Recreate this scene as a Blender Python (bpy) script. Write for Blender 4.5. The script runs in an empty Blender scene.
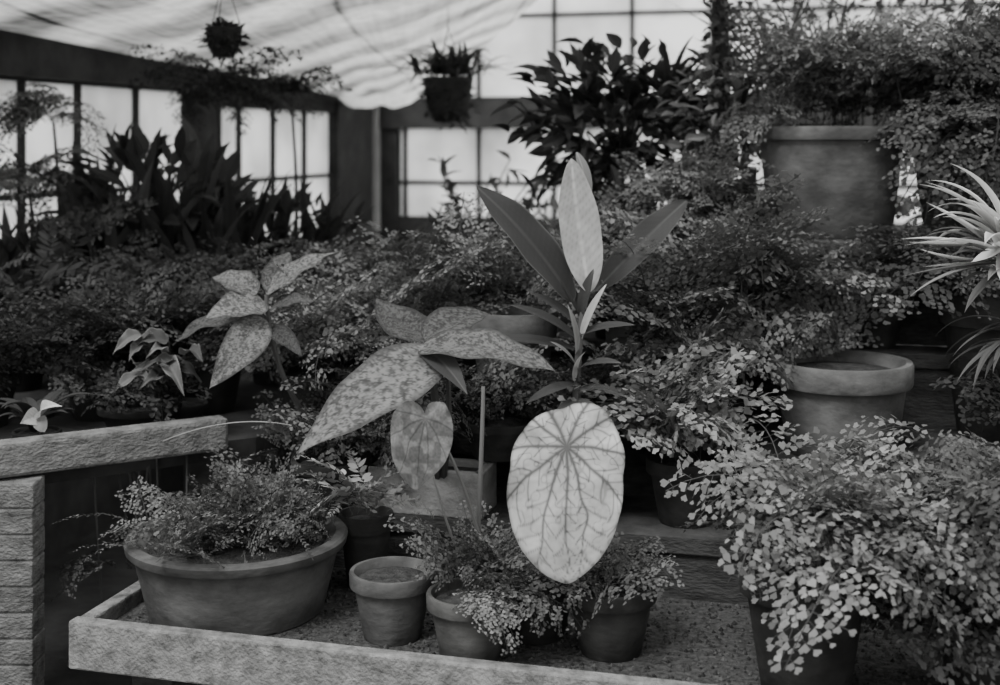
import bpy, math
import numpy as np
rng = np.random.default_rng(11)
A = np.array
def nz(v):
    v = np.asarray(v, float); return v/(np.linalg.norm(v)+1e-9)

# ---------------------------------------------------------------- mesh builder
class MB:
    def __init__(s):
        s.V=[]; s.F=[]; s.C=[]; s.M=[]; s.n=0
    def add(s, v, faces, tone=0.1, mat=0):
        v=np.asarray(v,float).reshape(-1,3)
        if np.isscalar(tone): c=np.full(len(v),float(tone))
        else: c=np.asarray(tone,float).reshape(-1)
        s.V.append(v); s.C.append(c)
        for f in faces:
            f=np.asarray(f)+s.n
            if f.ndim==1: f=f[None]
            s.F.extend(f.tolist()); s.M.extend([mat]*len(f))
        s.n+=len(v)
def mk(name, mb, mats, smooth=False, bevel=0):
    me=bpy.data.meshes.new(name)
    V=np.concatenate(mb.V); C=np.clip(np.concatenate(mb.C),0,1)
    me.from_pydata(V.tolist(),[],mb.F)
    for m in mats: me.materials.append(m)
    me.polygons.foreach_set('material_index',np.array(mb.M,dtype=np.int32))
    if smooth: me.polygons.foreach_set('use_smooth',np.ones(len(me.polygons),dtype=bool))
    ca=me.color_attributes.new('Col','FLOAT_COLOR','POINT')
    cc=np.ones((len(V),4)); cc[:,0]=C; cc[:,1]=C; cc[:,2]=C*.985
    ca.data.foreach_set('color',cc.ravel())
    me.update()
    o=bpy.data.objects.new(name,me)
    bpy.context.scene.collection.objects.link(o)
    if bevel:
        b=o.modifiers.new('bevel','BEVEL'); b.width=bevel; b.segments=2; b.limit_method='ANGLE'
    return o
def group(name, loc, kids):
    e=bpy.data.objects.new(name,None); e.empty_display_size=0.05
    bpy.context.scene.collection.objects.link(e); e.location=loc
    for k in kids:
        k.parent=e; k.location=(-loc[0],-loc[1],-loc[2])
    return e

# ---------------------------------------------------------------- materials
def newmat(name):
    m=bpy.data.materials.new(name); m.use_nodes=True
    nt=m.node_tree; nt.nodes.clear()
    out=nt.nodes.new('ShaderNodeOutputMaterial')
    return m,nt,out
def N(nt,t,**k):
    n=nt.nodes.new(t)
    for a,b in k.items(): setattr(n,a,b)
    return n
def foliage_mat(name, trans=0.3, rough=0.5):
    m,nt,out=newmat(name)
    at=N(nt,'ShaderNodeAttribute',attribute_name='Col')
    p=N(nt,'ShaderNodeBsdfPrincipled'); p.inputs['Roughness'].default_value=rough
    p.inputs['Specular IOR Level'].default_value=0.22
    t=N(nt,'ShaderNodeBsdfTranslucent'); mx=N(nt,'ShaderNodeMixShader'); mx.inputs[0].default_value=trans
    nt.links.new(at.outputs['Color'],p.inputs['Base Color']); nt.links.new(at.outputs['Color'],t.inputs['Color'])
    nt.links.new(p.outputs[0],mx.inputs[1]); nt.links.new(t.outputs[0],mx.inputs[2]); nt.links.new(mx.outputs[0],out.inputs[0])
    return m
def noisy_mat(name, lo, hi, scale=8, stretch=(1,1,1), rough=0.85, bump=0.3, detail=8, usecol=False, bscale=None, p0=.35,p1=.65):
    m,nt,out=newmat(name)
    tc=N(nt,'ShaderNodeTexCoord'); mp=N(nt,'ShaderNodeMapping'); mp.inputs['Scale'].default_value=stretch
    nt.links.new(tc.outputs['Object'],mp.inputs['Vector'])
    no=N(nt,'ShaderNodeTexNoise'); no.inputs['Scale'].default_value=scale; no.inputs['Detail'].default_value=detail; no.inputs['Roughness'].default_value=0.65
    nt.links.new(mp.outputs[0],no.inputs['Vector'])
    r=N(nt,'ShaderNodeValToRGB'); r.color_ramp.elements[0].color=(lo,lo,lo*.985,1); r.color_ramp.elements[1].color=(hi,hi,hi*.985,1)
    r.color_ramp.elements[0].position=p0; r.color_ramp.elements[1].position=p1
    nt.links.new(no.outputs['Fac'],r.inputs[0])
    p=N(nt,'ShaderNodeBsdfPrincipled'); p.inputs['Roughness'].default_value=rough; p.inputs['Specular IOR Level'].default_value=0.2
    if usecol:
        at=N(nt,'ShaderNodeAttribute',attribute_name='Col'); mul=N(nt,'ShaderNodeMix',data_type='RGBA',blend_type='MULTIPLY')
        mul.inputs[0].default_value=1
        nt.links.new(r.outputs[0],mul.inputs[6]); nt.links.new(at.outputs['Color'],mul.inputs[7]); nt.links.new(mul.outputs[2],p.inputs['Base Color'])
    else: nt.links.new(r.outputs[0],p.inputs['Base Color'])
    n2=N(nt,'ShaderNodeTexNoise'); n2.inputs['Scale'].default_value=bscale or scale*5; n2.inputs['Detail'].default_value=6
    nt.links.new(mp.outputs[0],n2.inputs['Vector'])
    b=N(nt,'ShaderNodeBump'); b.inputs['Strength'].default_value=bump; b.inputs['Distance'].default_value=0.01
    nt.links.new(n2.outputs['Fac'],b.inputs['Height']); nt.links.new(b.outputs[0],p.inputs['Normal'])
    nt.links.new(p.outputs[0],out.inputs[0])
    return m
def thin_mat(name, lo, hi, scale, trans, usecol=False):
    m,nt,out=newmat(name)
    tc=N(nt,'ShaderNodeTexCoord'); no=N(nt,'ShaderNodeTexNoise'); no.inputs['Scale'].default_value=scale; no.inputs['Detail'].default_value=7
    nt.links.new(tc.outputs['Object'],no.inputs['Vector'])
    r=N(nt,'ShaderNodeValToRGB'); r.color_ramp.elements[0].color=(lo,lo,lo,1); r.color_ramp.elements[1].color=(hi,hi,hi,1)
    r.color_ramp.elements[0].position=.3; r.color_ramp.elements[1].position=.65
    nt.links.new(no.outputs['Fac'],r.inputs[0]); col=r.outputs[0]
    if usecol:
        at=N(nt,'ShaderNodeAttribute',attribute_name='Col'); mul=N(nt,'ShaderNodeMix',data_type='RGBA',blend_type='MULTIPLY'); mul.inputs[0].default_value=1
        nt.links.new(col,mul.inputs[6]); nt.links.new(at.outputs['Color'],mul.inputs[7]); col=mul.outputs[2]
    d=N(nt,'ShaderNodeBsdfDiffuse'); t=N(nt,'ShaderNodeBsdfTranslucent'); mx=N(nt,'ShaderNodeMixShader'); mx.inputs[0].default_value=trans
    nt.links.new(col,d.inputs[0]); nt.links.new(col,t.inputs[0]); nt.links.new(d.outputs[0],mx.inputs[1]); nt.links.new(t.outputs[0],mx.inputs[2]); nt.links.new(mx.outputs[0],out.inputs[0])
    return m
M_leaf=foliage_mat('leaf_green',0.3,0.65)
M_gloss=foliage_mat('leaf_waxy',0.2,0.5)
M_pot=noisy_mat('terracotta',0.05,0.115,9,(1,1,1.6),0.9,0.25,usecol=True)
M_soil=noisy_mat('soil',0.02,0.06,60,bump=1,bscale=120)
M_paint=noisy_mat('weathered_white_paint',0.07,0.27,30,(1,1,1),0.9,0.6,p0=.3,p1=.72)
M_brick=noisy_mat('limewashed_brick',0.05,0.2,24,(1,1,1.6),0.9,0.7,p0=.3,p1=.72)
M_postpaint=noisy_mat('post_paint',0.25,0.42,6,(1,1,.4),0.8,0.3)
M_wood=noisy_mat('old_grey_wood',0.025,0.065,14,(1,1,3),0.9,0.5)
M_dark=noisy_mat('dark_frame_wood',0.022,0.045,8,bump=.2)
M_gravel=noisy_mat('gravel',0.025,0.08,70,bump=1.0,bscale=90)
M_floor=noisy_mat('earth_floor',0.02,0.05,6,bump=.6)
M_glass=thin_mat('whitewashed_glass',0.62,0.92,3,0.8)
M_cloth=thin_mat('canvas_shade',0.62,0.84,25,0.6,usecol=True)
M_wire=noisy_mat('wire',0.02,0.04,10)
M_trough=noisy_mat('cement_trough',0.14,0.26,18,(1,1,1.2),0.9,0.4)

# ---------------------------------------------------------------- primitives
def box(mb, c, d, yaw=0, mat=0, tone=1.0):
    x,y,z=[q/2 for q in d]
    v=A([[sx*x,sy*y,sz*z] for sx in(-1,1) for sy in(-1,1) for sz in(-1,1)])
    ca,sa=math.cos(yaw),math.sin(yaw)
    w=np.stack([v[:,0]*ca-v[:,1]*sa+c[0], v[:,0]*sa+v[:,1]*ca+c[1], v[:,2]+c[2]],1)
    mb.add(w,[[0,1,3,2],[4,6,7,5],[0,4,5,1],[2,3,7,6],[0,2,6,4],[1,5,7,3]],tone,mat)
def prism(mb, pts, z0, z1, mat=0, tone=1.):
    n=len(pts); v=[(p[0],p[1],z0) for p in pts]+[(p[0],p[1],z1) for p in pts]
    mb.add(v,[list(range(n))[::-1]],tone,mat); b=mb.n-2*n
    fs=[[i,(i+1)%n,n+(i+1)%n,n+i] for i in range(n)]
    mb.F.extend([[q+b for q in f] for f in fs]); mb.M.extend([mat]*n)
    mb.F.append([b+n+i for i in range(n)]); mb.M.append(mat)
def lathe(mb, c, prof, seg=56, tone=1., mat=0):
    a=np.linspace(0,2*np.pi,seg,endpoint=False); k=len(prof)
    r=A([p[0] for p in prof]); z=A([p[1] for p in prof])
    v=np.stack([c[0]+r[:,None]*np.cos(a), c[1]+r[:,None]*np.sin(a), (c[2]+z)[:,None]+0*a],2).reshape(-1,3)
    i=np.arange(k-1)[:,None]; j=np.arange(seg)[None]
    f=np.stack([i*seg+j, i*seg+(j+1)%seg,(i+1)*seg+(j+1)%seg,(i+1)*seg+j],2).reshape(-1,4)
    mb.add(v,[f],tone,mat)
def tube(mb, pts, r0, r1=None, tone=.08, mat=0, seg=6, n=14):
    pts=A(pts,); r1=r1 if r1 is not None else r0
    if len(pts)==3:
        t=np.linspace(0,1,n)[:,None]; c=2*pts[1]-(pts[0]+pts[2])/2
        P=(1-t)**2*pts[0]+2*t*(1-t)*c+t**2*pts[2]
    else: P=pts.astype(float)
    T=np.gradient(P,axis=0); T/=np.linalg.norm(T,axis=1)[:,None]+1e-9
    up=A([0.3,1,0.2]); S=np.cross(T,up); S/=np.linalg.norm(S,axis=1)[:,None]+1e-9; U=np.cross(S,T)
    a=np.linspace(0,2*np.pi,seg,endpoint=False); r=np.linspace(r0,r1,len(P))[:,None,None]
    V=P[:,None]+r*(np.cos(a)[None,:,None]*S[:,None]+np.sin(a)[None,:,None]*U[:,None])
    i=np.arange(len(P)-1)[:,None]; j=np.arange(seg)[None]
    f=np.stack([i*seg+j,i*seg+(j+1)%seg,(i+1)*seg+(j+1)%seg,(i+1)*seg+j],2).reshape(-1,4)
    mb.add(V.reshape(-1,3),[f],tone,mat)
def vnoise(x,y,seed=0):
    xi=np.floor(x).astype(int); yi=np.floor(y).astype(int); fx=x-xi; fy=y-yi
    fx=fx*fx*(3-2*fx); fy=fy*fy*(3-2*fy)
    def h(a,b):
        q=np.sin(a*127.1+b*311.7+seed*74.7)*43758.5453; return q-np.floor(q)
    return (h(xi,yi)*(1-fx)+h(xi+1,yi)*fx)*(1-fy)+(h(xi,yi+1)*(1-fx)+h(xi+1,yi+1)*fx)*fy

def pot_obj(x,y,z,R,h,taper=.68,band=.22,tone=1.,fill=.12,thick=None):
    th=thick or R*.09
    rb=R*taper; rk=R*(taper+(1-taper)*(1-band))*.97
    zb=h*(1-band)
    prof=[(0,0),(rb*.97,0),(rb,h*.02),(rb+(rk-rb)*.5,zb*.5),(rk,zb-h*.01),(R*1.0,zb),(R*1.01,zb+h*.02),(R*1.02,h*.97),(R*1.0,h),(R-th,h),(R-th*1.3,h*.97),(R-th*2,h*(1-fill)),(rb*.85,h*.1),(0,h*.1)]
    mb=MB(); lathe(mb,(x,y,z),prof,tone=1.); 
    V=mb.V[0]; an=np.arctan2(V[:,1]-y,V[:,0]-x); st=vnoise(an*3+50,V[:,2]*40+9,int(x*50)%17)
    mb.C[0]=np.clip(tone*(.75+.5*st),0,3)
    k=mb.C[0].max(); 
    o=mk('pot',mb,[M_pot if k<=1 else M_pot2],smooth=False)
    if k>1:
        ca=o.data.color_attributes['Col']; cc=np.ones((len(V),4)); cc[:,:3]=(mb.C[0]/2)[:,None]; ca.data.foreach_set('color',cc.ravel())
    for p in o.data.polygons: p.use_smooth=True
    e=o.modifiers.new('es','EDGE_SPLIT'); e.split_angle=math.radians(35)
    mb=MB(); zs=h*(1-fill)
    lathe(mb,(x,y,z),[(0,zs+.006),(R*.4,zs+.006),(R*.8,zs),(R-th*1.9,zs-.004)],tone=1); s=mk('soil',mb,[M_soil],smooth=True)
    return [o,s]
M_pot2=noisy_mat('terracotta_pale',0.10,0.23,9,(1,1,1.6),0.9,0.25,usecol=True)

# ---------------------------------------------------------------- ferns
FAN=A([[0,0],[-.46,.6],[-.2,.95],[0.02,.84],[.24,.97],[.46,.58]])
LONG=A([[0,0],[-.17,.25],[-.2,.5],[-.13,.8],[0,1],[.13,.8],[.2,.5],[.17,.25]])
def template(kind, ls, seed):
    r=np.random.default_rng(seed); cen=[]; ang=[]; sz=[]; rib=[]
    rib.append((0,0,0,1.0,.006))
    if kind=='maiden':
        k=10
        for i in range(k):
            s0=.16+.78*i/(k-1)
            for sd in (-1,1):
                s1=s0+r.uniform(-.03,.03)
                pl=.36*(1-.8*(i/(k-1))**1.2)*r.uniform(.75,1.15)
                a=math.radians(r.uniform(15,45)); dx,dy=sd*math.cos(a),math.sin(a)
                rib.append((0,s1,dx*pl,s1+dy*pl,.003))
                m=max(2,int(pl/(ls*.78)))
                for j in range(1,m+1):
                    q=pl*j/m; base=(dx*q,s1+dy*q)
                    pa=math.atan2(dy,dx)
                    for s2 in ((-1,1) if j<m else (0,)):
                        cen.append(base); ang.append(pa+s2*math.radians(r.uniform(45,75))); sz.append(ls*r.uniform(.75,1.15)*(1-.25*j/m))
        shape=FAN
    else:
        k=int(min(26,.85/(ls*.30)))
        for i in range(k):
            s0=.12+.86*i/k
            for sd in (-1,1):
                cen.append((0,s0)); ang.append(math.pi/2-sd*math.radians(r.uniform(55,75)*(1-.4*i/k)))
                sz.append(ls*(1-.75*(i/k)**1.6)*min(1,.5+2*i/k)*r.uniform(.85,1.1))
        shape=LONG
    cen=A(cen); ang=A(ang); sz=A(sz)
    ex=np.stack([np.cos(ang),np.sin(ang)],1); ey=np.stack([-ex[:,1],ex[:,0]],1)
    P=cen[:,None]+sz[:,None,None]*(shape[None,:,1:2]*ex[:,None]+shape[None,:,0:1]*ey[:,None])
    tl=r.uniform(-.4,.4,(len(cen),2)); z=sz[:,None]*(shape[None,:,1]*tl[:,0:1]+shape[None,:,0]*tl[:,1:2]*1.6)+r.uniform(-.015,.015,(len(cen),1))
    V=np.concatenate([P,z[:,:,None]],2).reshape(-1,3); n8=len(shape)
    F=np.arange(len(V)).reshape(-1,n8)
    tn=np.repeat(r.uniform(.6,1.3,len(cen)),n8)
    RV=[];RF=[]
    for (x0,y0,x1,y1,w) in rib:
        segs=8 if w>.004 else 1
        for q in range(segs):
            t0,t1=q/segs,(q+1)/segs
            p=A([x0,y0])*(1-t0)+A([x1,y1])*t0; p2=A([x0,y0])*(1-t1)+A([x1,y1])*t1
            d=nz(p2-p); sd=A([-d[1],d[0]])*w/2; b=len(RV)
            RV+= [(*(p-sd),0),(*(p+sd),0),(*(p2+sd),0),(*(p2-sd),0)]; RF.append([b,b+1,b+2,b+3])
    return V,F,tn,A(RV),A(RF)
_tc={}
def fern(mb, crown, n, L, th0=70, th1=-25, leaf=.02, tone=.1, kind='maiden', az=(0,360), spread=.03, jit=15, power=.8, lv=(.55,1.1), droop=.25):
    for i in range(n):
        l=L*rng.uniform(*lv); key=(kind,round(leaf/L,3),int(rng.integers(5)))
        if key not in _tc: _tc[key]=template(kind,key[1],key[2]+17)
        V,F,tn,RV,RF=_tc[key]
        ra=math.radians(rng.uniform(*az)); t0=math.radians(th0+rng.uniform(-jit,jit)); t1=math.radians(th1+rng.uniform(-jit*1.8,jit*1.8))
        ss=np.linspace(0,1.15,40); th=t0+(t1-t0)*np.clip(ss,0,1.1)**power
        rr=np.concatenate([[0],np.cumsum(np.cos(th[:-1])*np.diff(ss))]); hh=np.concatenate([[0],np.cumsum(np.sin(th[:-1])*np.diff(ss))])
        er=A([math.cos(ra),math.sin(ra),0]); et=A([-math.sin(ra),math.cos(ra),0]); ez=A([0,0,1.])
        roll=rng.uniform(-.7,.7); bend=rng.uniform(-.3,.3)
        c0=A(crown)+A([rng.normal(0,spread),rng.normal(0,spread),rng.uniform(-.01,.01)])
        def mp(Q):
            s=np.clip(Q[:,1],0,1.14); r=np.interp(s,ss,rr); h=np.interp(s,ss,hh); t=np.interp(s,ss,th)
            x=Q[:,0]; z=Q[:,2]-droop*x*x*2+roll*x
            nn=-np.sin(t)[:,None]*er+np.cos(t)[:,None]*ez
            return c0+l*(r[:,None]*er+h[:,None]*ez+(x+bend*s*s)[:,None]*et+z[:,None]*nn)
        ft=tone*rng.uniform(.55,1.35)
        mb.add(mp(V),[F],ft*tn); mb.add(mp(RV),[RF],tone*.3)
# ---------------------------------------------------------------- shrub leaves
def many_leaves(mb,P,D,Nn,L,W,tone,curl=.25):
    n=len(P); D=D/np.linalg.norm(D,axis=1)[:,None]; S=np.cross(D,Nn); S/=np.linalg.norm(S,axis=1)[:,None]+1e-9; U=np.cross(S,D)
    ys=A([0,.15,.35,.6,.82,1.]); ws=A([0.02,.6,1.,.9,.5,.0])
    V=[]
    for y,w in zip(ys,ws):
        for x in(-1,0,1):
            V.append(P+D*(L*y)[:,None]+S*(W*.5*w*x)[:,None]+U*((-curl*L*y*y+.22*W*abs(x)*w))[:,None])
    V=np.stack(V,1); k=18
    f=[]
    for i in range(5):
        for j in range(2):
            a=i*3+j; f.append([a,a+1,a+4,a+3])
    f=A(f); F=(np.arange(n)[:,None,None]*k+f[None]).reshape(-1,4)
    t=np.repeat(tone,k)
    mb.add(V.reshape(-1,3),[F],t)
def shrub(mb, base, cen, size, n, L, W, tone, up=.3, stems=10, curl=.25, shell=.5):
    cen=A(cen); size=A(size)
    d=rng.normal(0,1,(n,3)); d/=np.linalg.norm(d,axis=1)[:,None]
    r=rng.uniform(shell,1,n)**.7*rng.uniform(.8,1.15,n); P=cen+d*size*r[:,None]
    D=d*A([1,1,.6])+A([0,0,up])+rng.normal(0,.45,(n,3))
    Nn=A([0,0,1.])+rng.normal(0,.5,(n,3))
    many_leaves(mb,P,D,Nn,L*rng.uniform(.6,1.2,n),W*rng.uniform(.7,1.2,n),tone*rng.uniform(.5,1.5,n),curl)
    for i in range(stems):
        e=P[rng.integers(n)]; m=(A(base)+e)/2+rng.normal(0,.03,3)+A([0,0,.03])
        tube(mb,[A(base)+rng.normal(0,.01,3),m,e],.006,.002,tone*.8)
def strap(mb, base, az, th0, th1, L, W, tone, edge=None, nseg=14, twist=0):
    s=np.linspace(0,1,nseg); th=np.radians(th0+(th1-th0)*s**1.2)
    r=np.concatenate([[0],np.cumsum(np.cos(th[:-1])*np.diff(s))])*L; h=np.concatenate([[0],np.cumsum(np.sin(th[:-1])*np.diff(s))])*L
    a=math.radians(az); er=A([math.cos(a),math.sin(a),0]); et=A([-math.sin(a),math.cos(a),0])
    w=W*.5*np.clip(np.sin(np.pi*np.clip(s*.85+.12,0,1))**.6,0,1)*(1-s**6)
    V=[];T=[]
    for x,t in ((-1,edge or tone),(-.4,tone),(0,tone*.8),(.4,tone),(1,edge or tone)):
        nrm=-np.sin(th)[:,None]*er+np.cos(th)[:,None]*A([0,0,1])
        tw=twist*s
        V.append(A(base)+r[:,None]*er+h[:,None]*A([0,0,1])+(w*x*np.cos(tw))[:,None]*et+(w*abs(x)*.35+w*x*np.sin(tw))[:,None]*nrm); T.append(np.full(nseg,t))
    V=np.stack(V,1).reshape(-1,3); T=np.stack(T,1).reshape(-1)
    i=np.arange(nseg-1)[:,None]; j=np.arange(4)[None]
    f=np.stack([i*5+j,i*5+j+1,(i+1)*5+j+1,(i+1)*5+j],2).reshape(-1,4)
    mb.add(V,[f],T)
def leaf(mb, base, tip, W, nrm=(0,-.3,1), bow=.08, fold=.2, tone=.1, pat='plain', prof=(.7,.6), nu=44, nv=22, seed=0, wave=.0, edge=0.):
    base=A(base,); tip=A(tip); d=tip-base; L=np.linalg.norm(d); side=nz(np.cross(d,nrm)); n=nz(np.cross(side,d))
    s=np.linspace(0,1,nu)[:,None]; t=np.linspace(-1,1,nv)[None]
    a,b=prof; pk=a/(a+b); w=W/2*(s**a*(1-s)**b)/(pk**a*(1-pk)**b)
    z=bow*4*s*(1-s)*L+fold*np.abs(t)*w+wave*L*np.sin(s*17+seed+2*np.sign(t))*np.abs(t)**2
    V=base+d*(s+0*t)[...,None]+side*(w*t)[...,None]+n*z[...,None]
    x=w*t/(W/2); S=s+0*t; ly=S*L/W*2
    rib=np.exp(-(x/.05)**2); lat=np.exp(-((((ly-np.abs(x)*.9)*2.6)%1-.5)/.13)**2)
    if pat=='plain': T=tone*(1+1.0*rib+.12*lat+edge*(np.abs(t)>.93))
    elif pat=='mottle':
        q=.3*vnoise(x*7+seed*3,ly*7,seed)+.4*vnoise(x*17,ly*17+seed,seed+1)+.3*vnoise(x*34,ly*34+seed,seed+4); m=1/(1+np.exp(-(q-.5)*24))
        ed=np.clip((1-np.abs(t))*4,0,1)
        T=tone*(.45+.95*m*ed*(1-.5*rib)+.4*rib-.2*lat)
    elif pat=='pale':
        q=vnoise(x*4,ly*4,seed); T=tone*(.85+.3*q)*(1-.22*lat)*(1+.5*rib)
    i=np.arange(nu-1)[:,None]; j=np.arange(nv-1)[None]
    f=np.stack([i*nv+j,i*nv+j+1,(i+1)*nv+j+1,(i+1)*nv+j],2).reshape(-1,4)
    mb.add(V.reshape(-1,3),[f],(T+0*V[...,0]).reshape(-1))
def caladium(mb, att, outline, ex, ey, cup=.12, mode='pale', tone=.6, main=9, nr=110, na=360, tipang=-90, seed=0):
    ex=nz(ex); ey=nz(ey); nn=nz(np.cross(ex,ey))
    o=A(outline,); ang=np.arctan2(o[:,1],o[:,0]); R=np.hypot(o[:,0],o[:,1]); k=np.argsort(ang); ang=ang[k];R=R[k]
    an=np.linspace(-np.pi,np.pi,na,endpoint=False)
    aa=np.concatenate([ang-2*np.pi,ang,ang+2*np.pi]); RR=np.tile(R,3)
    Rf=np.interp(an,aa,RR)
    ker=A([1,2,3,4,3,2,1.]);ker/=ker.sum(); Rf=np.convolve(np.concatenate([Rf[-3:],Rf,Rf[:3]]),ker,'valid')
    Rm=R.max(); r=np.linspace(0,1,nr)[:,None]**.85
    X=r*Rf*np.cos(an); Y=r*Rf*np.sin(an); rho=np.hypot(X,Y)/Rm
    wob=.05*(vnoise(X/Rm*6+9,Y/Rm*6,seed)-.5)
    Z=-cup*Rm*rho**2*1.2+.07*Rm*np.abs(np.sin(an-math.radians(tipang)))*r*r+.035*Rm*r**3*np.sin(an*7+seed)+.03*Rm*vnoise(X/Rm*8,Y/Rm*8,seed+6)
    V=A(att)+X[...,None]*ex+Y[...,None]*ey+Z[...,None]*nn
    ta=math.radians(tipang); offs=np.radians([0,24,-29,54,-60,90,-96,128,-134,160,-160])[:main]
    best=np.full(X.shape,9.); vein=np.zeros(X.shape); al=np.zeros(X.shape); sgn=np.zeros(X.shape)
    for q,of in enumerate(offs):
        bend=.30*np.sign(of)*rho*(1 if q else 0)+wob*2
        dphi=(an[None]-(ta+of)+bend+np.pi)%(2*np.pi)-np.pi
        lat=rho*np.abs(np.sin(dphi))+np.where(np.abs(dphi)>1.57,9,0)
        vein=np.maximum(vein,np.exp(-(lat/(.015*(1.2-rho)))**2))
        m=lat<best; best=np.where(m,lat,best); al=np.where(m,rho*np.cos(dphi),al); sgn=np.where(m,np.sign(dphi)*.35+q*.27,sgn)
    sec=np.exp(-((((al-best*1.15+2.2*best**2+wob)*8.5+sgn)%1-.5)/.075)**2)
    w1=vnoise(X/Rm*17,Y/Rm*17,seed); ter=np.exp(-((w1-.5)/.05)**2)
    fine=vnoise(X/Rm*40,Y/Rm*40,seed+8)
    edge=np.exp(-((1-r)/.03)**2)+0*X
    if mode=='pale':
        T=tone*(1-.74*np.clip(vein+.7*sec*(1-vein)+.5*ter,0,1))*(1-.45*edge)*(.72+.33*vnoise(X/Rm*6,Y/Rm*6,seed+4)+.2*fine)
    else:
        sp=1/(1+np.exp(-(vnoise(X/Rm*11,Y/Rm*11,seed+2)-.6)*25))
        T=tone*(.75+.6*sp)*(1-.45*vein)*(1+.1*sec)*(.8+.4*fine)
    i=np.arange(nr-1)[:,None]; j=np.arange(na)[None]
    f=np.stack([i*na+j,i*na+(j+1)%na,(i+1)*na+(j+1)%na,(i+1)*na+j],2).reshape(-1,4)
    mb.add(V.reshape(-1,3),[f],T.reshape(-1))

# ================================================================ ROOM
H=1.5
wv=nz([.252,.968]); wu=nz([.968,-.252]); YAWU=math.atan2(wu[1],wu[0]); 
mb=MB(); box(mb,(1,5,-.05),(14,16,.1)); mk('floor',mb,[M_floor])
S0=A([-1.73,4.5])
def sw(t): return S0+wv*t
def tY(Y): return (Y-4.5)/wv[1]
def sbox(mb,t0,t1,z0,z1,th,mat,off=0):
    c=sw((t0+t1)/2)-wu*off; box(mb,(c[0],c[1],(z0+z1)/2),(th,t1-t0,z1-z0),YAWU,mat)
mb=MB(); sbox(mb,tY(1.5),tY(8.15),0,.82,.1,0); mk('wall_left',mb,[M_dark])
mb=MB(); sbox(mb,tY(1.5),tY(8.05),1.72,1.87,.12,0,-.03); mk('trim_left_eave',mb,[M_dark])
groups=[([2.6,3.0,3.4,3.8,4.2],1.71),([4.32,4.61,4.95,5.36,5.76],1.71),([6.02,6.28,6.66,7.05,7.42],1.655)]
for gi,(ys,zt) in enumerate(groups):
    mb=MB(); t0,t1=tY(ys[0]),tY(ys[-1])
    sbox(mb,t0,t1,.82,1.72,.008,1,.01)
    for y in ys: sbox(mb,tY(y)-.012,tY(y)+.012,.82,zt,.03,0)
    for z in (1.30,.95): sbox(mb,t0,t1,z-.010,z+.010,.03,0)
    sbox(mb,t0-.02,t1+.02,zt,1.75,.06,0); sbox(mb,t0-.02,t1+.02,.80,.85,.08,0)
    mk('window_%d'%(gi+1),mb,[M_dark,M_glass])
mb=MB()
for a_,b_ in ((1.5,2.6),(4.2,4.32),(5.76,6.02),(7.42,8.0)): sbox(mb,tY(a_),tY(b_),.8,1.75,.1,0)
sbox(mb,tY(1.5),tY(8.1),1.86,2.3,.01,1,.01)
for y in np.arange(2,8,.5): sbox(mb,tY(y)-.015,tY(y)+.015,1.86,2.3,.04,0)
mk('trim_left_posts',mb,[M_dark,M_glass])
B0=A([-.80,8.1])
def bbox(mb,t0,t1,z0,z1,th,mat,off=0):
    c=B0+wu*(t0+t1)/2-wv*off; box(mb,(c[0],c[1],(z0+z1)/2),(t1-t0,th,z1-z0),YAWU,mat)
mb=MB(); bbox(mb,-.1,9,0,1.0,.1,0); mk('wall_back',mb,[M_dark])
mb=MB(); bbox(mb,.05,9,1.57,1.76,.14,0,.03); mk('trim_back_header',mb,[M_dark])
mb=MB(); bbox(mb,-.08,.085,0.2,2.5,.14,0,.06); mk('trim_corner_post',mb,[M_postpaint])
mb=MB(); bbox(mb,.088,.19,.9,1.6,.12,0,.02); mk('trim_window_jamb',mb,[M_dark])
mb=MB(); bbox(mb,.18,9,1.0,1.58,.008,1)
for t in np.arange(.225,9,.47): bbox(mb,t-.012,t+.012,1.0,1.58,.03,0)
bbox(mb,.18,9,1.228,1.25,.03,0); bbox(mb,.18,9,.98,1.03,.07,0)
mk('window_4',mb,[M_dark,M_glass])
mb=MB(); bbox(mb,.05,9,1.75,3.1,.008,1)
for t in np.arange(.225,9,.47): bbox(mb,t-.012,t+.012,1.75,3.1,.03,0)
bbox(mb,.05,9,2.24,2.262,.03,0); bbox(mb,.05,9,2.75,2.78,.04,0)
mk('window_5',mb,[M_dark,M_glass])
# canvas shade
ns,nt_=180,300
s=np.linspace(0,1,ns)[:,None]; t=np.linspace(0,1,nt_)[None]
pA,pB,pD,pC=A([-2.02,3.2,1.90]),A([-.88,7.45,1.745]),A([.75,3.2,2.42]),A([-.30,7.1,1.83])
V=((1-s)*(1-t))[...,None]*pA+((1-s)*t)[...,None]*pB+(s*(1-t))[...,None]*pD+(s*t)[...,None]*pC
ph=t*9+s*3.0+.12*np.sin(s*5)+.2*np.sin(t*9)
bands=np.sin(2*np.pi*ph)
sag=-.09*np.sin(np.pi*s)*(1-.4*t)+.004*bands*np.sin(np.pi*s)+.012*np.sin(s*14+t*3)*(1-.3*t)+.004*np.sin(s*31+t*9)
V[...,2]+=sag+0*t
T=.50+.27*np.clip(bands*1.6,-1,1)*(.5+.5*vnoise(s*5+4,t*9,8))-.16*vnoise(s*9,t*22,3)+.16*(vnoise(s*170,t*12,5)-.5)+.12*(vnoise(s*20,t*140,6)-.5)
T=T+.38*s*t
seam=np.exp(-(((s*2.4+.25*np.sin(t*4))%1-.5)/.012)**2)*.3
T=T-seam
T=np.where(t>.955,.95,T)
V[...,2]-=np.clip(t-.955,0,1)*1.0
i=np.arange(ns-1)[:,None]; j=np.arange(nt_-1)[None]
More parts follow.
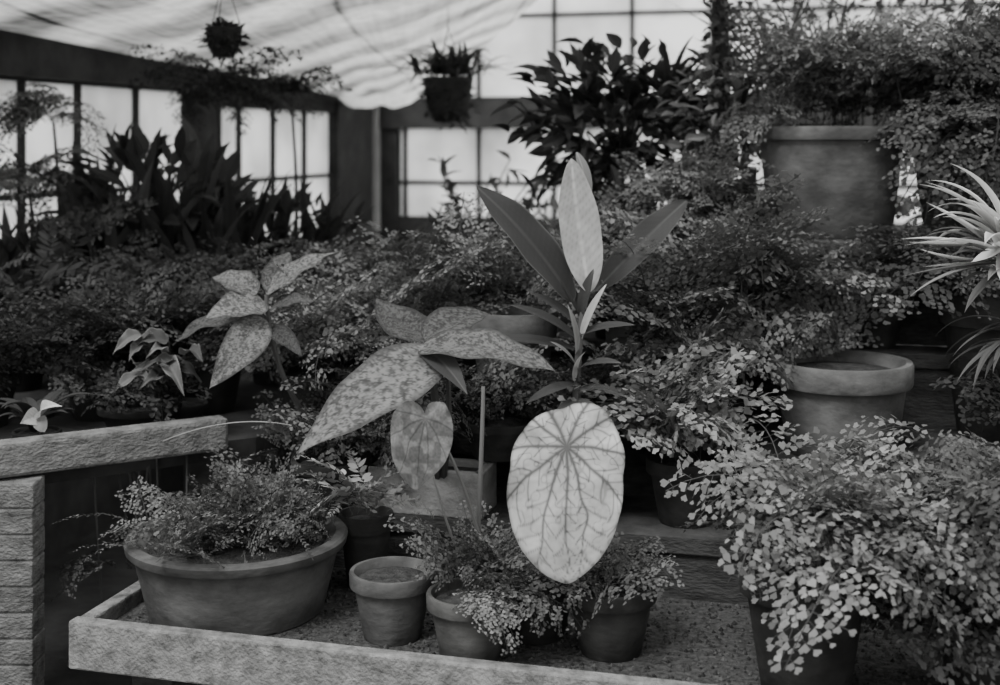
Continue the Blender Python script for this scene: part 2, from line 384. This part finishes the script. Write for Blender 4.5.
f=np.stack([i*nt_+j,i*nt_+j+1,(i+1)*nt_+j+1,(i+1)*nt_+j],2).reshape(-1,4)
mb=MB(); mb.add(V.reshape(-1,3),[f],T.reshape(-1)); mk('canvas_shade_cloth',mb,[M_cloth],smooth=True)

# ================================================================ BENCHES
O=A([-.78,2.346]); bu=A([.966,-.259]); bv=A([.259,.966]); YB=math.atan2(-.259,.966)
def bw(a,b): return O+bu*a+bv*b
def benchbox(mb,a0,a1,b0,b1,z0,z1,mat=0):
    c=bw((a0+a1)/2,(b0+b1)/2); box(mb,(c[0],c[1],(z0+z1)/2),(a1-a0,b1-b0,z1-z0),YB,mat)
kids=[]
mb=MB(); benchbox(mb,0,2.8,0,.03,.545,.632); benchbox(mb,0,.03,.031,.49,.545,.628); kids.append(mk('edge_boards',mb,[M_paint],bevel=.004))
mb=MB(); benchbox(mb,.031,2.8,.031,.49,.56,.6); kids.append(mk('gravel_bed',mb,[M_gravel]))
mb=MB(); 
for a_ in (.1,1.3,2.6): benchbox(mb,a_,a_+.08,.05,.13,0,.56); benchbox(mb,a_,a_+.08,.38,.46,0,.56)
kids.append(mk('legs',mb,[M_wood]))
mb=MB(); n=5000
pa=rng.uniform(.05,2.3,n); pb=rng.uniform(.04,.48,n); P=O+pa[:,None]*bu+pb[:,None]*bv
oc=A([[1,0,0],[-1,0,0],[0,1,0],[0,-1,0],[0,0,1],[0,0,-1]]); of=A([[0,2,4],[2,1,4],[1,3,4],[3,0,4],[2,0,5],[1,2,5],[3,1,5],[0,3,5]])
sc=rng.uniform(.002,.005,(n,1,1))*rng.uniform(.7,1.3,(n,6,1))
V=np.concatenate([P,np.full((n,1),.601)],1)[:,None]+oc[None]*sc
mb.add(V.reshape(-1,3),[(np.arange(n)[:,None,None]*6+of[None]).reshape(-1,3)],np.repeat(rng.uniform(.02,.11,n),6))
kids.append(mk('pebbles',mb,[M_leaf]))
group('wooden_plant_bench',(O[0]+.5,O[1],0),kids)
kids=[]
for nm,a0,a1,b0,b1,z in (('tier_low',.25,2.9,.495,.76,.72),('tier_mid',.2,3.0,.765,1.12,.82),('tier_high',.55,3.0,1.125,1.25,1.0),('tier_top',.6,3.0,1.255,1.9,1.25)):
    mb=MB(); benchbox(mb,a0,a1,b0,b1,z-.035,z); benchbox(mb,a0+.02,a1,b0+.01,b0+.03,.0 if z<.8 else z-.25,z-.036)
    for a_ in (a0+.03,a1-.1): benchbox(mb,a_,a_+.06,b1-.07,b1-.01,0,z-.036)
    kids.append(mk(nm,mb,[M_wood],bevel=.003))
group('stepped_plant_stand',(.4,3,0),kids)
kids=[]
mb=MB(); 
ra,rb_=A([-1.10,2.54]),A([-.60,2.84]); dr=nz(rb_-ra); yr=math.atan2(dr[1],dr[0]); c=(ra+rb_)/2
box(mb,(c[0],c[1],.862),(np.linalg.norm(rb_-ra),.05,.07),yr); kids.append(mk('rail',mb,[M_brick],bevel=.008))
mb=MB()
for q in range(16):
    z0=.0+q*.0515; box(mb,(-.968+rng.uniform(-.001,.001),2.60,z0+.0248),(.092,.07,.0495),rng.uniform(-.02,.02))
kids.append(mk('brick_pier',mb,[M_brick],bevel=.004))
mb=MB(); box(mb,(-.968,2.601,.41),(.087,.065,.815)); kids.append(mk('pier_mortar',mb,[M_brick]))
mb=MB(); prism(mb,[(-1.7,2.65),(-1.05,2.61),(-.55,2.93),(-.45,3.05),(-.20,4.6),(-1.3,4.6)],.79,.83); kids.append(mk('top',mb,[M_dark]))
mb=MB(); box(mb,(-.7,4.4,.39),(.08,.08,.78)); box(mb,(-1.5,3.2,.39),(.08,.08,.78)); box(mb,(-1.1,4.4,.39),(.08,.08,.78)); kids.append(mk('legs',mb,[M_dark]))
group('painted_side_bench',(-1,3,0),kids)

# ================================================================ POTTED PLANTS
def potted(name,x,y,z,R,h,build,tone=1.,mat=None,**k):
    ks=pot_obj(x,y,z,R,h,tone=tone,**k); mb=MB(); build(mb)
    if mb.n: ks.append(mk('foliage',mb,[mat or M_leaf]))
    group(name,(x,y,z),ks)
FN='potted_maidenhair_fern'
def b(mb):
    for i in range(18):
        a=rng.uniform(0,6.28); r=rng.uniform(.0,.16)
        fern(mb,(-.50+r*math.cos(a),2.50+r*math.sin(a),.725),7,.15,82,20,.009,.11,spread=.02,jit=25,power=1.)
    fern(mb,(-.50,2.5,.73),30,.21,65,-5,.010,.11,spread=.09,jit=22)
    fern(mb,(-.50,2.5,.73),26,.21,65,-15,.016,.13,kind='pin',spread=.09,jit=22)
potted('potted_fern_bowl',-.505,2.50,.60,.207,.145,b,tone=.85,taper=.80,band=.14,fill=.1)
potted('terracotta_pot_of_soil',-.195,2.36,.60,.077,.12,lambda mb:None,tone=.85,fill=.12)
def b(mb):
    fern(mb,(-.03,2.24,.71),16,.17,60,-75,.009,.15,az=(-100,70),spread=.02)
    fern(mb,(-.03,2.28,.71),30,.17,82,10,.009,.11,spread=.03,jit=18)
potted(FN,-.052,2.26,.60,.075,.115,b,tone=.7)
def b(mb):
    fern(mb,(.19,2.29,.715),30,.15,75,-20,.009,.10,spread=.03,jit=20)
potted(FN,.195,2.29,.60,.08,.12,b,tone=.35)
def b(mb):
    fern(mb,(.52,2.15,.84),34,.30,76,-35,.0165,.16,spread=.055,power=.85,jit=20)
    fern(mb,(.55,2.13,.83),16,.31,60,-70,.0165,.17,az=(200,350),spread=.04,power=.75)
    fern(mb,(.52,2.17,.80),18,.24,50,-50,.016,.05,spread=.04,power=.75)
potted(FN,.50,2.13,.60,.105,.205,b,tone=.25)
def b(mb):
    fern(mb,(.82,2.14,.86),36,.33,72,-40,.016,.10,spread=.055,power=.8,jit=20)
    fern(mb,(.82,2.14,.86),18,.34,50,-80,.016,.09,az=(190,350),spread=.04,power=.7)
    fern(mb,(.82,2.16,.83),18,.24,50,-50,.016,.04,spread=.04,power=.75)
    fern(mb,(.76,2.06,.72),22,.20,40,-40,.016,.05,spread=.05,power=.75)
potted(FN,.82,2.14,.60,.12,.24,b,tone=.25)
def b(mb):
    fern(mb,(.37,2.66,.86),36,.28,78,-10,.020,.18,spread=.045,jit=20)
potted(FN,.38,2.66,.72,.08,.13,b,tone=.3)
def b(mb):
    fern(mb,(.72,2.93,1.0),14,.24,80,30,.014,.10,az=(20,170),spread=.03)
potted(FN,.745,2.84,.82,.15,.20,b,tone=1.2,taper=.78,band=.25)
for (x,y,z,zb,L,n,tn,lf) in [(-.30,3.05,.98,.82,.36,60,.14,.0125),(-.08,3.18,1.08,.82,.34,46,.12,.0125),(-.45,3.10,.95,.84,.30,40,.10,.0125),
      (.33,3.0,1.08,.82,.36,54,.13,.015),(.53,3.06,1.14,.82,.34,50,.13,.015),(.30,3.3,1.16,1.0,.30,34,.10,.014),(.41,2.82,.98,.82,.27,38,.10,.016),
      (.68,3.16,1.09,1.0,.27,50,.14,.015),(.90,3.16,1.09,1.0,.27,46,.13,.015),(.53,3.36,1.31,1.25,.25,34,.11,.014),(1.14,2.68,.90,.72,.24,36,.05,.017),
      (-.18,2.84,.88,.82,.24,34,.075,.012),(.0,2.80,.90,.82,.24,34,.055,.012),(.24,2.80,.88,.82,.24,34,.05,.013),(-.36,2.78,.82,.72,.22,30,.08,.012)]:
    def b(mb): fern(mb,(x,y,z),n,L,80,-18,lf,tn,spread=.07,jit=26)
    potted(FN,x,y,zb,.085,max(.06,z-zb),b,tone=.35)
for (x,y,z,L,n,tn,kd) in [(-1.22,3.05,.95,.32,44,.045,'maiden'),(-.97,3.15,.97,.32,44,.04,'maiden'),(-.72,3.22,.98,.28,40,.055,'maiden'),(-.82,2.95,.90,.18,24,.035,'maiden'),
      (-1.3,3.5,1.0,.36,34,.05,'pin'),(-1.0,3.6,1.02,.34,40,.045,'maiden'),(-.62,3.6,1.03,.32,40,.06,'maiden'),(-.36,3.5,1.03,.30,36,.08,'maiden')]:
    def b(mb): fern(mb,(x,y,z),n,L,78,-20,.014 if kd=='maiden' else .05,tn,kind=kd,spread=.07,jit=25)
    potted(FN,x,y,.83,.09,z-.83,b,tone=.25)
def b(mb):
    fern(mb,(.94,3.46,1.54),56,.46,82,0,.016,.10,spread=.06,jit=25)
    fern(mb,(1.06,3.36,1.53),34,.45,60,-80,.016,.10,az=(280,390),spread=.04)
    fern(mb,(.72,3.40,1.54),10,.16,60,-70,.014,.14,az=(150,270),spread=.02)
potted(FN,.87,3.42,1.25,.195,.285,b,tone=.95,taper=.8,band=.12)
def b(mb):
    fern(mb,(1.2,3.35,1.58),66,.52,80,-45,.016,.09,az=(-100,150),spread=.09,jit=28)
    fern(mb,(1.20,3.25,1.5),34,.45,50,-85,.016,.07,az=(230,350),spread=.08,jit=28)
potted(FN,1.2,3.35,1.25,.15,.33,b,tone=.4)
def b(mb):
    fern(mb,(1.1,2.98,1.15),50,.34,75,-50,.016,.05,spread=.08,jit=25)
potted(FN,1.14,3.0,.82,.12,.33,b,tone=.3)
potted('terracotta_pot',.03,2.98,.82,.10,.29,lambda mb:None,tone=.9)
SH='potted_glossy_shrub'
def b(mb):
    shrub(mb,(.36,3.85,1.42),(.35,3.88,1.54),(.31,.2,.24),620,.085,.036,.035,up=.15,stems=24,shell=.2)
    for i in range(40): strap(mb,(.5,3.8,1.6),rng.uniform(0,360),rng.uniform(35,85),rng.uniform(-30,30),rng.uniform(.18,.32),.02,.04)
potted(SH,.36,3.85,1.25,.11,.12,b,tone=.4,mat=M_gloss)
def b(mb): shrub(mb,(.62,3.9,1.4),(.64,3.7,1.58),(.16,.2,.18),380,.05,.024,.13,stems=14)
potted(SH,.60,3.62,1.25,.08,.12,b,tone=.5)
def b(mb):
    shrub(mb,(1.05,4.1,1.6),(1.15,4.1,1.88),(.42,.25,.2),620,.05,.016,.06,stems=30)
    for i in range(44): strap(mb,(.85,4.0,1.62),rng.uniform(0,360),rng.uniform(50,88),rng.uniform(0,50),rng.uniform(.2,.5),.014,.06)
potted(SH,1.0,4.05,1.2,.15,.35,b,tone=.4)
def b(mb):
    for i in range(36): strap(mb,(.70,3.75,1.6),rng.uniform(0,360),rng.uniform(40,85),rng.uniform(-20,30),rng.uniform(.15,.28),.014,.05)
    tube(mb,[(.70,3.75,1.3),(.705,3.75,1.45),(.70,3.75,1.6)],.01)
potted('potted_spider_plant',.72,3.75,1.25,.07,.1,b,tone=.4)
mb=MB()
tube(mb,[(.615,3.62,1.25),(.618,3.62,1.6),(.612,3.62,1.9),(.617,3.62,2.4)],.026,.022,.04,seg=14)
P=np.stack([.615+rng.normal(0,.025,700),3.6+rng.normal(0,.025,700),rng.uniform(1.45,2.2,700)],1)
many_leaves(mb,P,rng.normal(0,1,(700,3)),rng.normal(0,1,(700,3)),rng.uniform(.015,.04,700),rng.uniform(.01,.018,700),rng.uniform(.02,.09,700))
mk('fern_tree_trunk',mb,[M_leaf])
mb=MB(); tube(mb,[(.63,3.30,1.25),(.631,3.30,1.34),(.632,3.29,1.43)],.018,.018,.02,seg=8); mk('wooden_stake',mb,[M_leaf])
def b(mb):
    for i in range(150):
        bx=rng.uniform(-1.32,-.80); strap(mb,(bx,4.1+rng.uniform(-.18,.18),1.0),rng.uniform(0,360),rng.uniform(72,90),rng.uniform(20,80),rng.uniform(.24,.50),.045,rng.uniform(.02,.08),twist=rng.uniform(-1.3,1.3))
    shrub(mb,(-1.1,4.1,1.1),(-1.08,4.1,1.32),(.27,.2,.17),150,.13,.045,.05,up=.8)
potted('potted_broad_leaf_lilies',-1.08,4.1,.83,.16,.18,b,tone=.3,mat=M_leaf)
def b(mb):
    for i in range(80):
        bx=rng.uniform(-1.55,-1.3); strap(mb,(bx,4.0+rng.uniform(-.1,.1),.95),rng.uniform(0,360),rng.uniform(72,90),rng.uniform(20,80),rng.uniform(.2,.40),.04,rng.uniform(.03,.10),twist=rng.uniform(-1,1))
potted('potted_broad_leaf_lilies',-1.36,4.0,.83,.12,.14,b,tone=.3)
def b(mb):
    shrub(mb,(-.72,4.35,1.1),(-.70,4.35,1.15),(.28,.15,.14),170,.09,.035,.045,up=.6)
    for i in range(30): strap(mb,(-.75+rng.uniform(-.15,.2),4.35,1.0),rng.uniform(0,360),rng.uniform(60,89),rng.uniform(10,70),rng.uniform(.2,.42),.035,.04)
potted(SH,-.72,4.35,.83,.12,.2,b,tone=.3)
def airy(name,x,y,zc,zb,L,n,tn,lf,th1=-55):
    def b(mb):
        tube(mb,[(x,y,zb+.08),(x+.02,y,(zb+zc)/2),(x,y,zc)],.009,.005,.04)
        fern(mb,(x,y,zc),n,L,60,th1,lf,tn,spread=.02,jit=30,droop=.5)
    potted(name,x,y,zb,.08,.12,b,tone=.3)
TF='potted_tree_fern'
airy(TF,-.98,4.5,1.63,.83,.36,17,.035,.016,-45)
airy(TF,-.74,4.6,1.65,.83,.22,9,.035,.016,-45)
airy(TF,-1.46,4.25,1.56,.83,.30,16,.10,.015)
airy(TF,-1.45,4.0,1.36,.83,.28,20,.08,.015)
airy(TF,-1.22,3.85,1.22,.83,.26,12,.07,.014)
for (x,y,zt,rx,tn) in [(-.75,5.4,.98,.35,.05),(-.30,5.6,1.05,.40,.06),(.3,6.0,1.08,.55,.06),(1.3,5.6,1.3,.7,.06),(-.15,6.6,.95,.4,.06),(2.2,5.2,1.5,.6,.06)]:
    mb=MB(); shrub(mb,(x,y,0),(x,y,zt-.45),(rx,.35,.45),420,.13,.05,tn,up=.5,stems=24); mk('leafy_shrub',mb,[M_leaf])
mb=MB(); 
for q in range(14):
    ex=A([.0+.28*rng.uniform(-1,1),4.9,1.30+.16*rng.uniform(-1,1)]); tube(mb,[(-.1,4.9,.0),(-.1,4.9,.9),ex],.006,.002,.06)
    k=18; tt=rng.uniform(.3,1,k)[:,None]; P=A([-.1,4.9,.9])*(1-tt)+ex*tt
    many_leaves(mb,P,rng.normal(0,1,(k,3))+A([0,0,.5]),rng.normal(0,.3,(k,3))+A([0,0,1]),rng.uniform(.05,.09,k),rng.uniform(.02,.035,k),rng.uniform(.06,.16,k))
mk('twiggy_shrub',mb,[M_leaf])

def b(mb):
    X=.975
    tube(mb,[(X,2.5,.85),(X+.01,2.5,1.1),(X,2.5,1.27)],.014,.01,.1)
    for i in range(30):
        strap(mb,(X,2.5,1.26+rng.uniform(0,.05)),rng.uniform(110,290),rng.uniform(-25,85),rng.uniform(-40,25),rng.uniform(.15,.22),.032,rng.uniform(.2,.6),edge=.65)
    for i in range(30):
        strap(mb,(X,2.5,1.22+rng.uniform(0,.05)),rng.uniform(0,360),rng.uniform(-10,85),rng.uniform(-60,-10),rng.uniform(.15,.22),.022,rng.uniform(.06,.25))
    for i in range(26):
        strap(mb,(X+.02,2.5,1.1+rng.uniform(0,.05)),rng.uniform(120,290),rng.uniform(-20,40),rng.uniform(-80,-50),rng.uniform(.08,.20),.014,rng.uniform(.03,.10))
potted('potted_variegated_dracaena',1.0,2.5,.72,.09,.15,b,tone=.5,mat=M_leaf)

def hang(x,y,zc,R,h,ztop,build):
    mb=MB(); lathe(mb,(x,y,zc-h/2),[(0,0),(R*.55,0),(R*.85,h*.35),(R,h*.9),(R*1.05,h),(R*.95,h),(R*.8,h*.8),(0,h*.8)],tone=.3); p=mk('pot',mb,[M_pot],smooth=True)
    mb=MB()
    for a in (0,2.1,4.2): tube(mb,[(x+R*math.cos(a),y+R*math.sin(a),zc+h/2),(x+.3*R*math.cos(a),y+.3*R*math.sin(a),zc+h/2+.12),(x,y,zc+h/2+.2)],.0015,.0015)
    tube(mb,[(x,y,zc+h/2+.2),(x,y,(zc+h/2+.2+ztop)/2),(x,y,ztop)],.0015)
    w=mk('wires',mb,[M_wire]); mb=MB(); build(mb); return group('hanging_plant_basket',(x,y,zc),[p,w,mk('foliage',mb,[M_leaf])])
def b(mb):
    shrub(mb,(-.85,4,1.8),(-.85,4,1.81),(.06,.06,.05),260,.03,.012,.03,stems=0)
hang(-.85,4.0,1.80,.055,.09,2.0,b)
def b(mb):
    for i in range(120): strap(mb,(-.2+rng.normal(0,.05),4.98+rng.normal(0,.04),1.75),rng.uniform(0,360),rng.uniform(10,75),rng.uniform(-60,10),rng.uniform(.14,.24),.016,rng.uniform(.03,.08))
    shrub(mb,(-.2,5,1.7),(-.2,5,1.66),(.10,.10,.11),340,.04,.012,.03,stems=0)
hang(-.2,5.0,1.655,.095,.17,2.2,b)

# ================================================================ FEATURE LEAVES
def b(mb):
    px=1/610
    ol=[(3,-135),(20,-125),(38,-106),(51,-72),(57,-32),(54,5),(44,30),(25,44),(10,45),(0,40),(-6,38),(-24,35),(-46,16),(-58,-20),(-58,-62),(-45,-100),(-22,-124)]
    caladium(mb,(.112,2.20,.980),[(p*px*1.02,q*px) for p,q in ol],(1,.12,0),(0,.30,.95),tone=.47,mode='pale',seed=2,main=11)
    tube(mb,[(.112,2.215,.975),(.125,2.30,.85),(.13,2.32,.70)],.0045,.006,.2)
    ol=[(19,16),(27,-2),(24,-30),(4,-56),(-13,-67),(-26,-54),(-34,-27),(-33,-4),(-21,15),(-8,14),(-1,5),(8,16)]
    px=1/560
    caladium(mb,(-.128,2.24,1.02),[(p*px,q*px) for p,q in ol],(1,-.25,0),(0,.35,.93),tone=.11,mode='spot',seed=5,tipang=-102,main=7)
    tube(mb,[(-.128,2.25,1.015),(-.07,2.30,.9),(-.01,2.34,.68)],.003,.004,.2)
    tube(mb,[(-.03,2.32,1.06),(-.035,2.33,.9),(-.045,2.34,.7)],.0035,.005,.18)
    tube(mb,[(-.12,2.33,.9),(-.09,2.33,.8),(-.05,2.33,.7)],.002,.003,.2)
potted('potted_white_caladium',.06,2.37,.60,.085,.12,b,tone=.3)
mb=MB(); c=bw(.51,.56); w_,d_,h_,z0=.25,.12,.095,.72
box(mb,(c[0],c[1],z0+.01),(w_,d_,.02),YB)
for sx,sy,ww,dd in ((0,-1,w_,.02),(0,1,w_,.02),(-1,0,.02,d_),(1,0,.02,d_)):
    off=bu*(sx*(w_/2-.01))+bv*(sy*(d_/2-.01)); box(mb,(c[0]+off[0],c[1]+off[1],z0+h_/2),(ww-.001,dd-.001,h_),YB)
box(mb,(c[0],c[1],z0+h_*.8),(w_-.03,d_-.03,.01),YB,1)
tro=mk('planter_box',mb,[M_trough,M_soil],bevel=.003)
mb=MB()
c=A([-.145,2.5,1.10])
pp=(.5,1.0)
leaf(mb,c+A([.04,0,-.01]),(-.368,2.36,.93),.13,(0.35,-.6,1),bow=.09,fold=.12,tone=.14,pat='mottle',prof=pp,nu=100,nv=48,seed=1,wave=.012)
leaf(mb,c+A([-.01,0,0]),(.11,2.42,1.065),.12,(0,-.35,1),bow=.09,fold=.15,tone=.10,pat='mottle',prof=pp,nu=100,nv=48,seed=2,wave=.012)
leaf(mb,c+A([0,.02,.01]),(-.25,2.62,1.18),.11,(.3,-.6,1),bow=-.05,fold=.2,tone=.055,pat='mottle',prof=pp,seed=8,wave=.01,nu=80,nv=38)
leaf(mb,c+A([0,.02,.01]),(-.02,2.62,1.15),.09,(0,-.6,1),bow=.1,fold=.2,tone=.065,pat='mottle',prof=pp,seed=9,wave=.01,nu=80,nv=38)
leaf(mb,c,(-.06,2.40,1.03),.05,(0,-.9,1),bow=.1,fold=.3,tone=.05,pat='plain',prof=pp)
tube(mb,[c,(-.125,2.54,.98),(-.13,2.72,.78)],.006,.010,.10)
tube(mb,[c+A([.04,0,-.01]),(-.10,2.54,.96),(-.12,2.72,.78)],.004,.007,.09)
group('dieffenbachia_in_planter_box',(c[0],2.7,.72),[tro,mk('foliage',mb,[M_leaf])])
def b(mb):
    leaf(mb,(.182,2.64,1.19),(.146,2.66,1.462),.088,(.25,-1,.1),bow=-.05,fold=.25,tone=.34,pat='pale',prof=(.6,.7),seed=2,wave=.008)
    leaf(mb,(.15,2.65,1.17),(-.05,2.68,1.405),.08,(-.1,-.6,.7),bow=.08,fold=.35,tone=.028,pat='plain',prof=(.6,.7),edge=2.,wave=.01)
    leaf(mb,(.14,2.66,1.18),(.02,2.75,1.37),.05,(-.1,-.6,.7),bow=.08,fold=.35,tone=.025,pat='plain',prof=(.6,.7),edge=2.)
    leaf(mb,(.20,2.74,1.18),(.42,2.92,1.365),.065,(.2,-.8,.6),bow=.07,fold=.25,tone=.04,pat='plain',prof=(.6,.7),edge=1.,wave=.01)
    leaf(mb,(.18,2.7,1.36),(.16,2.72,1.475),.03,(.6,-1,.1),bow=.1,fold=.3,tone=.15,pat='plain')
    tube(mb,[(.175,2.66,1.2),(.160,2.66,1.05),(.155,2.66,.87)],.006,.009,.10)
    for (x0,z0,x1,z1,w,tn,yy) in [(.165,1.09,.215,1.21,.018,.38,2.62),(.16,1.09,.02,1.17,.026,.035,2.6),(.16,1.07,-.04,1.09,.024,.035,2.66),(.16,1.12,.06,1.19,.024,.035,2.64),
          (.155,1.06,.135,1.17,.016,.2,2.6),(.16,1.03,.24,1.06,.024,.05,2.56),(.16,1.02,.10,1.10,.02,.15,2.58),(.155,1.0,.05,.98,.024,.05,2.56),(.155,.99,.25,.99,.024,.05,2.58),(.155,1.0,.17,1.08,.018,.3,2.58),
          (.165,1.14,.19,1.24,.024,.05,2.63),(.165,1.14,.10,1.26,.024,.035,2.66),(.16,1.1,.27,1.13,.022,.04,2.6),(.155,.97,.09,.92,.024,.06,2.55),(.155,.97,.22,.93,.024,.06,2.56)]:
        leaf(mb,(x0,2.66,z0),(x1,yy,z1),w,(0,-.6,.8),bow=.08,fold=.3,tone=tn,pat='plain',nu=16,nv=8,prof=(.6,.8))
potted('potted_magnolia_seedling',.155,2.68,.72,.085,.16,b,tone=.4,mat=M_leaf)
def b(mb):
    c=A([-.50,2.78,1.12]); k=dict(pat='mottle',prof=(.5,1.0),nu=90,nv=44,wave=.018)
    leaf(mb,c+A([0,0,.03]),(-.612,2.70,1.13),.085,(.1,-.8,1),bow=.1,fold=.15,tone=.14,seed=3,**k)
    leaf(mb,c+A([0,0,.05]),(-.36,2.84,1.255),.065,(-.2,-.6,1),bow=.08,fold=.2,tone=.13,seed=4,**k)
    leaf(mb,c+A([0,-.02,.0]),(-.59,2.64,.995),.085,(.4,-1,.6),bow=.10,fold=.15,tone=.14,seed=5,**k)
    leaf(mb,c+A([-.02,0,.05]),(-.63,2.84,1.20),.07,(0,-.6,1),bow=.12,fold=.2,tone=.12,seed=6,**k)
    leaf(mb,c+A([.01,-.01,-.02]),(-.41,2.70,1.05),.045,(0,-.8,1),bow=.08,fold=.2,tone=.05,seed=7,**k)
    leaf(mb,c+A([.01,0,.05]),(-.47,2.90,1.25),.06,(0,-.6,1),bow=.12,fold=.2,tone=.08,seed=11,**k)
    leaf(mb,c+A([0,0,.0]),(-.70,2.78,1.06),.06,(0,-.6,1),bow=.16,fold=.2,tone=.07,seed=12,**k)
    leaf(mb,c+A([.01,0,.02]),(-.39,2.74,1.16),.05,(0,-.6,1),bow=.1,fold=.2,tone=.07,seed=13,**k)
    tube(mb,[c+A([0,0,.05]),(-.47,2.80,1.0),(-.40,2.86,.86)],.005,.007,.10)
potted('potted_dieffenbachia',-.40,2.90,.72,.07,.15,b,tone=.3)
def b(mb):
    for i in range(20):
        x0=-.76+rng.uniform(-.06,.06); z0=.96+rng.uniform(0,.11); a=rng.uniform(-.5,3.6); l=rng.uniform(.05,.10)
        x1=x0+l*math.cos(a); z1=z0+l*math.sin(a)*.6-.03*rng.uniform(0,2); yy=2.88+rng.uniform(-.08,.03); tn=rng.uniform(.04,.12)
        leaf(mb,(x0,2.89,z0),(x1,yy,z1),rng.uniform(.028,.045),(rng.uniform(-.5,.5),-.8,1),bow=.25,fold=.5,tone=tn,pat='plain',nu=24,nv=12,prof=(.4,1.1),edge=1.2,wave=.04,seed=i)
        tube(mb,[(x0,2.89,z0),((x0-.74)/2,2.95,.93),(-.74,3.0,.87)],.002,.003,.06)
potted('potted_arum',-.74,3.02,.83,.06,.06,b,tone=.3)
def b(mb):
    leaf(mb,(-.955,2.70,.925),(-.895,2.66,.955),.035,(.5,-1,1),tone=.5,pat='pale',nu=24,nv=12,bow=.2,fold=.5,prof=(.4,1.2))
    leaf(mb,(-.955,2.70,.925),(-.99,2.68,.915),.04,(0,-1,.4),tone=.3,pat='pale',nu=24,nv=12,bow=.2,fold=.5,prof=(.4,1.2))
    leaf(mb,(-.955,2.70,.925),(-.935,2.67,.90),.03,(0,-1,.4),tone=.2,pat='pale',nu=16,nv=8,bow=.2)
    tube(mb,[(-.955,2.70,.925),(-.96,2.73,.9),(-.98,2.76,.87)],.002,.002,.2)
    for i in range(18): strap(mb,(-.99,2.77,.87),rng.uniform(0,360),70,-20,rng.uniform(.08,.18),.03,.04)
potted('potted_white_flower',-.99,2.78,.83,.05,.05,b,tone=.3)
def b(mb):
    fern(mb,(-.27,2.52,.78),16,.17,60,-30,.03,.26,kind='pin',spread=.02,jit=25)
potted('potted_spleenwort_fern',-.27,2.62,.60,.055,.15,b,tone=.3)
mb=MB()
tube(mb,[(-.72,2.75,.86),(-.56,2.66,.92),(-.42,2.62,.925)],.0012,.001,.35)
for i in range(9):
    x=rng.uniform(-.92,-.70); tube(mb,[(x,2.93,.83),(x+.03,2.80,.80),(x+rng.uniform(-.02,.12),2.8,rng.uniform(.35,.6))],.003,.002,rng.uniform(.04,.10))
fern(mb,(-.80,2.8,.62),10,.16,10,-50,.012,.07,spread=.05)
mk('trailing_vine_stems',mb,[M_leaf])

# ================================================================ CAMERA / LIGHT
cam=bpy.data.cameras.new('camera'); co=bpy.data.objects.new('camera',cam); bpy.context.scene.collection.objects.link(co)
co.location=(0,0,H); co.rotation_euler=(math.pi/2,0,0); cam.lens=46.8; cam.sensor_width=36; cam.shift_y=-.2025
cam.dof.use_dof=True; cam.dof.focus_distance=2.4; cam.dof.aperture_fstop=3.2; cam.clip_start=.05
bpy.context.scene.camera=co
w=bpy.data.worlds.new('overcast_sky'); bpy.context.scene.world=w; w.use_nodes=True
nt=w.node_tree; bg=nt.nodes['Background']; bg.inputs[0].default_value=(1,1,.985,1)
tc=nt.nodes.new('ShaderNodeTexCoord'); sx=nt.nodes.new('ShaderNodeSeparateXYZ'); mr=nt.nodes.new('ShaderNodeMapRange')
nt.links.new(tc.outputs['Generated'],sx.inputs[0]); nt.links.new(sx.outputs['Y'],mr.inputs['Value'])
mr.inputs['From Min'].default_value=-.6; mr.inputs['From Max'].default_value=.8; mr.inputs['To Min'].default_value=1.35; mr.inputs['To Max'].default_value=3.6
nt.links.new(mr.outputs[0],bg.inputs[1])
sl=bpy.data.lights.new('sun','SUN'); sl.energy=4.0; sl.angle=math.radians(20); so=bpy.data.objects.new('sun',sl); bpy.context.scene.collection.objects.link(so)
so.rotation_euler=(math.radians(30),math.radians(-22),0)
